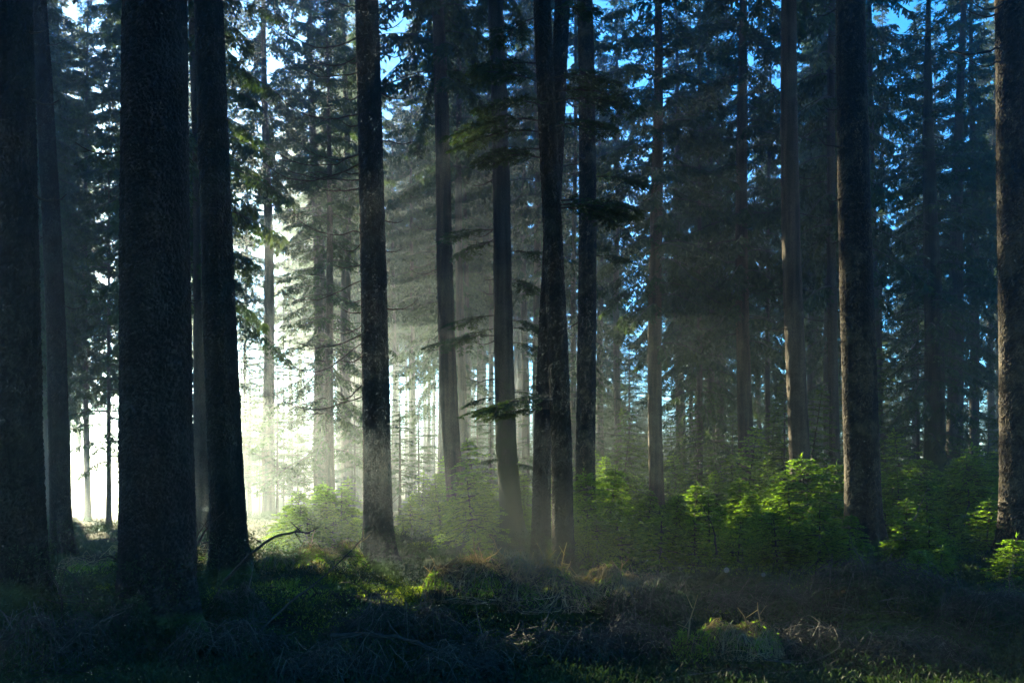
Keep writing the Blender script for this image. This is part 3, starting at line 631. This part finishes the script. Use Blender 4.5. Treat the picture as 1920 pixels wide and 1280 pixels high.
# ------------------------------------------------------------------ ground cover
def cover(name, mat, n, yr, leaf, lw, per, seed, cond=None, hh=.10, spread=.05, xspan=.68):
    rg = R(seed)
    Y = yr[0]*(yr[1]/yr[0])**rg.random(n); X = (rg.random(n)*2-1)*(xspan*Y+.5)
    clump = np.sin(X*1.7+Y)*np.sin(Y*2.1-X*.6+1)+.7*np.sin(X*4.1+2)*np.sin(Y*3.7)
    k = (clump+rg.normal(size=n)*.5 > -.35)
    if cond is not None: k &= cond(X, Y, clump)
    X = X[k]; Y = Y[k]; n = len(X); Z = hgt(X, Y)
    a = rg.random((n, per))*6.28; el = .35+rg.random((n, per))*.9
    D = np.stack([np.cos(a)*np.cos(el), np.sin(a)*np.cos(el), np.sin(el)], -1)
    sc = .6+rg.random(n)*.9
    P = np.stack([X, Y, Z-.01], -1)[:, None]+np.stack([rg.normal(size=(n, per))*spread, rg.normal(size=(n, per))*spread, rg.random((n, per))*hh], -1)*sc[:, None, None]
    lv = Leaves(); lv.add(P.reshape(-1, 3), D.reshape(-1, 3), rg.normal(size=(n*per, 3)), (leaf*sc[:, None]*np.ones(per)).ravel(), lw)
    v, f = lv.get(); me = make_mesh(name, [(v, f, 0)])
    return link(name, me, [mat], kind='stuff')
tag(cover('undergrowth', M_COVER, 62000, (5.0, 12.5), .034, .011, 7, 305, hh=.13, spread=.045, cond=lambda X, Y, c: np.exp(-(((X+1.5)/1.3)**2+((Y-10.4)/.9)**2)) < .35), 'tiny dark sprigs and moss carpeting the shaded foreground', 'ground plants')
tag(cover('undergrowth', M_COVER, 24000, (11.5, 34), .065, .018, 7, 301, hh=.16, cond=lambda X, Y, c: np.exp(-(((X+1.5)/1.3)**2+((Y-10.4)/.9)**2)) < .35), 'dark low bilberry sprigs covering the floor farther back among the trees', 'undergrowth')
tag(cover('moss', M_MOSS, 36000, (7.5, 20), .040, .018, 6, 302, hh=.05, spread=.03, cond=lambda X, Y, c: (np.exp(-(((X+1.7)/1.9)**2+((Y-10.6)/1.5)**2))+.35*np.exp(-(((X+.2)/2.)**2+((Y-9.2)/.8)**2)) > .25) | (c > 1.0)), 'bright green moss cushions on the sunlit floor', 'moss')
# fallen twigs
def litter(seed, n):
    rg = R(seed); out = []
    for _ in range(n):
        Y = 5.4*(16/5.4)**rg.random(); X = (rg.random()*2-1)*.66*Y; L = .15+.6*rg.random()**2; a = rg.random()*6.28; s = np.linspace(0, 1, 5)
        x = X+math.cos(a)*L*s; y = Y+math.sin(a)*L*s; z = hgt(x, y)+.02+.10*rg.random()*np.sin(np.pi*s)+rg.random()*.06*s
        out.append(tube(np.stack([x, y, z], -1)+rg.normal(size=(5, 3))*.008, (.003+.004*rg.random())*(1-.6*s), 4))
    return out
o = link('twig_litter', make_mesh('twig_litter', [cat_parts(litter(8, 1500), 0)]), [M_TWIG], kind='stuff'); tag(o, 'fine dead twigs strewn over the dark forest floor', 'twigs')

# ------------------------------------------------------------------ brush heaps, tussocks, mounds
def heap(name, px, Y, wx, wy, h, label, cat, seed, strands=420, pale=.5, needles=1500, leafmat=None, strand_len=.5, r=.0035, group=None, spikes=5):
    """A heap of tangled stems draped over a rounded mound."""
    rg = R(seed); X, Y, z = at(px, Y); e = empty(name, (X, Y, z-.03), label, cat, group)
    rg2 = R(seed+1); ph = rg2.random(6)*6.28
    def top(u, v): # u, v in -1..1
        return h*np.maximum(0, 1-(u*u+v*v)**1.7)**.55*(1+.30*np.sin(3.3*u+ph[0])*np.cos(2.2*v+ph[4])+.24*np.sin(7.3*u+ph[1]+3*v)+.17*np.sin(14*u+ph[2])*np.cos(9*v+ph[3]))*(1 if 'brush' in name else .92)
    n = 40; uu, vv = np.meshgrid(np.linspace(-1, 1, n), np.linspace(-1, 1, n)); T = top(uu, vv)*.62-.05+rg.normal(size=uu.shape)*.012
    i = np.arange(n-1)[:, None]*n; j = np.arange(n-1)[None]; f = np.stack([i+j, i+j+1, i+n+j+1, i+n+j], -1).reshape(-1, 4)
    link('mound', make_mesh('mound', [(np.stack([uu*wx, vv*wy, T], -1).reshape(-1, 3), f, 0)], True), [M_GROUND], e)
    A = []; B = []
    for k in range(strands):
        u, v = rg.uniform(-.95, .95, 2); a = rg.random()*6.28; L = strand_len*(.4+.9*rg.random()); s = np.linspace(0, 1, 7)
        du = np.cos(a+s*rg.normal()*1.8)*L/wx*s; dv = np.sin(a+s*rg.normal()*1.8)*L/wy*s
        z_ = top(u+du, v+dv)+.015+((.02+.17*rg.random()**2) if 'brush' in name else .07*rg.random())*np.sin(np.pi*s)
        uu_ = u+du; vv_ = v+dv; q_ = np.maximum(1, np.hypot(uu_, vv_)/1.05); P = np.stack([uu_/q_*wx, vv_/q_*wy, z_], -1)+rg.normal(size=(7, 3))*.006
        (A if rg.random() < pale else B).append(tube(P, r*(.6+.8*rg.random())*(1.1-.7*s), 3))
    for k in range(spikes):
        u, v = rg.uniform(-.7, .7, 2); L = .22+.25*rg.random(); d = unit(np.array([rg.normal()*.8, rg.normal()*.4, 1.])); s = np.linspace(0, 1, 5)
        b = np.array([u*wx, v*wy, float(top(u, v))]); A.append(tube(b+d*L*s[:, None]+rg.normal(size=(5, 3))*.01, .008*(1-.7*s), 4))
        for q in range(3):
            b2 = b+d*L*(.3+.2*q); d2 = unit(rg.normal(size=3)+[0, 0, .3]); A.append(tube(b2+d2*.12*s[:, None], .004*(1-.6*s), 3))
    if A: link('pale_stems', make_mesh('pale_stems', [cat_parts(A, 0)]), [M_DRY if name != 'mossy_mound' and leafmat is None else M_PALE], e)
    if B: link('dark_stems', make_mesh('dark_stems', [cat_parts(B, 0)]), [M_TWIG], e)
    if needles:
        u = rg.uniform(-1, 1, needles); v = rg.uniform(-1, 1, needles); m = (u*u+v*v < .98) & (np.sin(u*5+ph[4])+np.sin(v*4+ph[5])+rg.normal(size=needles)*.6 > -.4); u = u[m]; v = v[m]
        cl = []; lv = Leaves(); per = 6; n = len(u); P = np.stack([u*wx, v*wy, top(u, v)+.0], -1)[:, None]+rg.normal(size=(n, per, 3))*.022
        D = rg.normal(size=(n, per, 3))*[1, 1, .7]+[0, 0, .5]; lv.add(P.reshape(-1, 3), D.reshape(-1, 3), rg.normal(size=(n*per, 3)), .05, .013)
        v_, f_ = lv.get(); link('green_sprigs', make_mesh('green_sprigs', [(v_, f_, 0)]), [leafmat or M_YOUNG], e)
    return e
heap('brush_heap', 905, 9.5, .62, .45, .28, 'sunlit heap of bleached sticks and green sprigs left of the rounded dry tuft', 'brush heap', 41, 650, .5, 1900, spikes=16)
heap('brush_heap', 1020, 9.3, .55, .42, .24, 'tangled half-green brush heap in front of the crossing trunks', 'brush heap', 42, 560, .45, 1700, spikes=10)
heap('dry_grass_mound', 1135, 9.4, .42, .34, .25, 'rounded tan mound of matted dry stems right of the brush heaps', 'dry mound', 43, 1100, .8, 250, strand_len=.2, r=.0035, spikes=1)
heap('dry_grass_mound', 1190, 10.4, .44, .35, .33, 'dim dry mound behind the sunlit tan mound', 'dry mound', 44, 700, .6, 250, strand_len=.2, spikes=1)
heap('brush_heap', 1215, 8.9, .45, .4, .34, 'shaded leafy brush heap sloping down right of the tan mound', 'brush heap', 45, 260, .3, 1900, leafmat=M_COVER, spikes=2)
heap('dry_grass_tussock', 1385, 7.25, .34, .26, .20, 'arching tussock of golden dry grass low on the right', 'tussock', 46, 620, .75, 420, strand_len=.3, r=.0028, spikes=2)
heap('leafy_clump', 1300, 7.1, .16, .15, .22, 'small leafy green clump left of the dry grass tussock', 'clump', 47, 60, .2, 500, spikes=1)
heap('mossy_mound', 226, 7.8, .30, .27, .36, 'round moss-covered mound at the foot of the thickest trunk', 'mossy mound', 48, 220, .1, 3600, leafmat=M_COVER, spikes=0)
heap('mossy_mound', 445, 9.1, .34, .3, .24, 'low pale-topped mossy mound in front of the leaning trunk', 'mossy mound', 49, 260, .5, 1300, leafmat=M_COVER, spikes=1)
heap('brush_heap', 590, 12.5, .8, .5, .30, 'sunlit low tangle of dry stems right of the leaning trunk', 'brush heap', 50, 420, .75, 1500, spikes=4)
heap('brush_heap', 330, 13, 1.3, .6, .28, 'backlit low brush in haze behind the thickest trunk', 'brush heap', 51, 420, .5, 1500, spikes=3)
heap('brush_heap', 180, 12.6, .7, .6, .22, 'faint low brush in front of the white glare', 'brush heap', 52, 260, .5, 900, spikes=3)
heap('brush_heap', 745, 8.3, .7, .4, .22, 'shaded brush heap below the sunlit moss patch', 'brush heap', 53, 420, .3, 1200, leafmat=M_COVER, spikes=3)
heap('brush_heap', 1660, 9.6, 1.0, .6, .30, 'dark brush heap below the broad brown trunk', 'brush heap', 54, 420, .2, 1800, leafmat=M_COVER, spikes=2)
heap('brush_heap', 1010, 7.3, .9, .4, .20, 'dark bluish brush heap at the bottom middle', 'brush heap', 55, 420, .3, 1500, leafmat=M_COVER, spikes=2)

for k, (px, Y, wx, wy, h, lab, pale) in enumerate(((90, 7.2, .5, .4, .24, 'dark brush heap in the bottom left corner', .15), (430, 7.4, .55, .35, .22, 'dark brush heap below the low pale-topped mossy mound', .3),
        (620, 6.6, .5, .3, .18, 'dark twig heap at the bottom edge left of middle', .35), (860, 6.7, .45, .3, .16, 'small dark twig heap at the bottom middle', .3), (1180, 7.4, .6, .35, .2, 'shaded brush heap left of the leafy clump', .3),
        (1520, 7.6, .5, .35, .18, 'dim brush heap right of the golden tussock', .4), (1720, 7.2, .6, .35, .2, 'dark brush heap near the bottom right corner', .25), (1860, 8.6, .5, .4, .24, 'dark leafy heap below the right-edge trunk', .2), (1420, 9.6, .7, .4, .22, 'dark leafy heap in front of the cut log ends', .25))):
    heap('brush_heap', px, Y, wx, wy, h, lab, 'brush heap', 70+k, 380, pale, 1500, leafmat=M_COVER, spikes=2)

def fallen(pts, r, label, seed, twigs=8, mat=M_TWIG, tl=.25, cat='fallen branch'):
    """pts: (column, row, distance) points along the branch."""
    rg = R(seed); P = np.array([at(a, c, b) for a, b, c in pts]); n = 4*(len(P)-1)+1
    t = np.linspace(0, len(P)-1, n); k = np.arange(len(P))
    Q = np.stack([np.interp(t, k, P[:, c]) for c in range(3)], -1)
    for _ in range(2): Q[1:-1] = (Q[:-2]+Q[1:-1]*2+Q[2:])/4
    o = Q[0].copy(); s = np.linspace(0, 1, n); Q = Q-o+rg.normal(size=Q.shape)*r*.35
    out = [tube(Q, r*(1-.7*s), 7)]
    for _ in range(twigs):
        i = int(rg.integers(n//5, n)); d = unit(unit(Q[min(i+1, n-1)]-Q[i-1])*.6+rg.normal(size=3)*[.6, .5, .5]); l = tl*(.4+.8*rg.random()); q = np.linspace(0, 1, 5)[:, None]
        out.append(tube(Q[i]+d*l*q+[0, 0, 1]*q*q*rg.normal()*.1*l, r*.35*(1-.75*q[:, 0])+.001, 4))
    me = make_mesh('fallen_branch', [cat_parts(out, 0)], True); ob = link('fallen_branch', me, [mat], loc=o)
    return tag(ob, label, cat, 'fallen branches')
fallen([(405, 1110, 10.2), (470, 1035, 10.1), (520, 1003, 10), (560, 995, 9.9), (580, 1000, 9.8)], .022, 'thick dead branch arching out right from the foot of the leaning trunk', 1, 12, tl=.16)
fallen([(365, 1030, 9.6), (385, 995, 9.6), (402, 970, 9.5)], .016, 'short dark stick rising between the thickest and the leaning trunk', 2, 2)
fallen([(358, 1028, 9.9), (378, 990, 9.9), (398, 966, 9.9)], .010, 'thinner of two dark sticks between the thickest and the leaning trunk', 22, 2)
fallen([(222, 1085, 8.4), (222, 1050, 8.4), (205, 1042, 8.3), (180, 1050, 8.2)], .014, 'hooked dead branch above the round mossy mound', 3, 5)
fallen([(115, 1170, 8.6), (117, 1130, 8.5), (108, 1095, 8.5), (96, 1070, 8.5)], .012, 'curved dead stem beside the left-edge trunk', 4, 3)
fallen([(155, 1130, 8.8), (155, 1100, 8.8), (130, 1070, 8.8), (100, 1062, 8.8)], .009, 'thin arching stem right of the left-edge trunk', 5, 3)
fallen([(480, 1190, 7.6), (540, 1130, 8), (610, 1080, 8.6), (680, 1010, 9), (705, 970, 9)], .011, 'long thin dead branch reaching up towards the branchy trunk', 6, 10, tl=.3)
fallen([(620, 1190, 7.2), (690, 1188, 7.2), (760, 1192, 7.1), (850, 1230, 6.9), (930, 1262, 6.7)], .020, 'dark fallen limb sloping down right at the bottom middle', 7, 10)
fallen([(712, 1112, 8.6), (722, 1160, 8.1), (750, 1195, 7.6), (800, 1215, 7.2)], .012, 'thin dark stem crossing the sunlit moss', 8, 5)
fallen([(560, 1245, 6.6), (620, 1200, 6.9), (700, 1185, 7.0), (740, 1200, 7.0)], .009, 'thin curved branch above the bottom edge, left of middle', 9, 5)
fallen([(1240, 1278, 6.3), (1300, 1262, 6.4), (1370, 1255, 6.5)], .010, 'pale stick lying below the golden tussock', 10, 3, M_PALE)
fallen([(1430, 1235, 6.8), (1500, 1245, 6.7), (1545, 1232, 6.7), (1570, 1215, 6.7)], .007, 'thin golden stem curling up right of the golden tussock', 11, 6, M_PALE, .15)
fallen([(1440, 1262, 6.5), (1520, 1255, 6.5), (1590, 1250, 6.4), (1615, 1275, 6.3)], .007, 'long arching dry stem at the bottom right of the tussock', 12, 6, M_PALE, .15)
fallen([(1590, 1215, 7.4), (1650, 1232, 7.2), (1700, 1245, 7.0)], .014, 'dim stick lying in shade right of the golden tussock', 13, 3)
fallen([(1690, 1015, 14.5), (1715, 975, 14.6), (1735, 925, 14.6)], .016, 'pale leaning stick in the greenery right of the broad trunk', 14, 3, M_PALE)
fallen([(1345, 1040, 12.2), (1338, 990, 12.2), (1318, 950, 12.3)], .014, 'dark bare stem rising through the lit undergrowth', 15, 4)
def stub(px, py, Y, r, label, name='cut_log', mat=M_CUT):
    X, Y, z = at(px, Y, py); e = empty(name, (X, Y, z), label, 'cut log')
    v, f = tube([[0, 0, 0], [.04, .35, -.10], [.05, .8, -.25]], [r, r*1.05, r*1.1], 14); link('log', make_mesh('log', [(v, f, 0)], True), [M_BARK], e)
    th = np.arange(14)*2*np.pi/14; n = 14; v2 = np.concatenate([[[0, -.004, 0]], np.stack([np.cos(th)*r, -.002+0*th, np.sin(th)*r], -1)]); f2 = np.array([[0, 1+k, 1+(k+1) % n] for k in range(n)])
    link('cut_face', make_mesh('cut_face', [(v2, f2, 0)]), [mat], e)
stub(1362, 1068, 10.8, .035, 'pale round end of a cut log in the dark undergrowth')
stub(1431, 1077, 10.8, .028, 'smaller pale log end right of the round one')

# ------------------------------------------------------------------ haze
def haze_box():
    x0, x1, y0, y1, z0, z1 = -114, 114, -28, 102, -6, 36
    v = np.array([[x, y, z] for z in (z0, z1) for y in (y0, y1) for x in (x0, x1)], float)
    f = np.array([[0, 2, 3, 1], [4, 5, 7, 6], [0, 1, 5, 4], [2, 6, 7, 3], [0, 4, 6, 2], [1, 3, 7, 5]])
    m, n, l = nodes('haze'); out = n.new('ShaderNodeOutputMaterial'); p = n.new('ShaderNodeVolumePrincipled')
    p.inputs['Color'].default_value = (.72, .88, 1, 1); p.inputs['Density'].default_value = HAZE; p.inputs['Anisotropy'].default_value = ANISO
    l.new(p.outputs[0], out.inputs['Volume'])
    tag(link('haze', make_mesh('haze', [(v, f, 0)]), [m], kind='stuff'), 'thin morning mist filling the forest', 'mist')
haze_box()
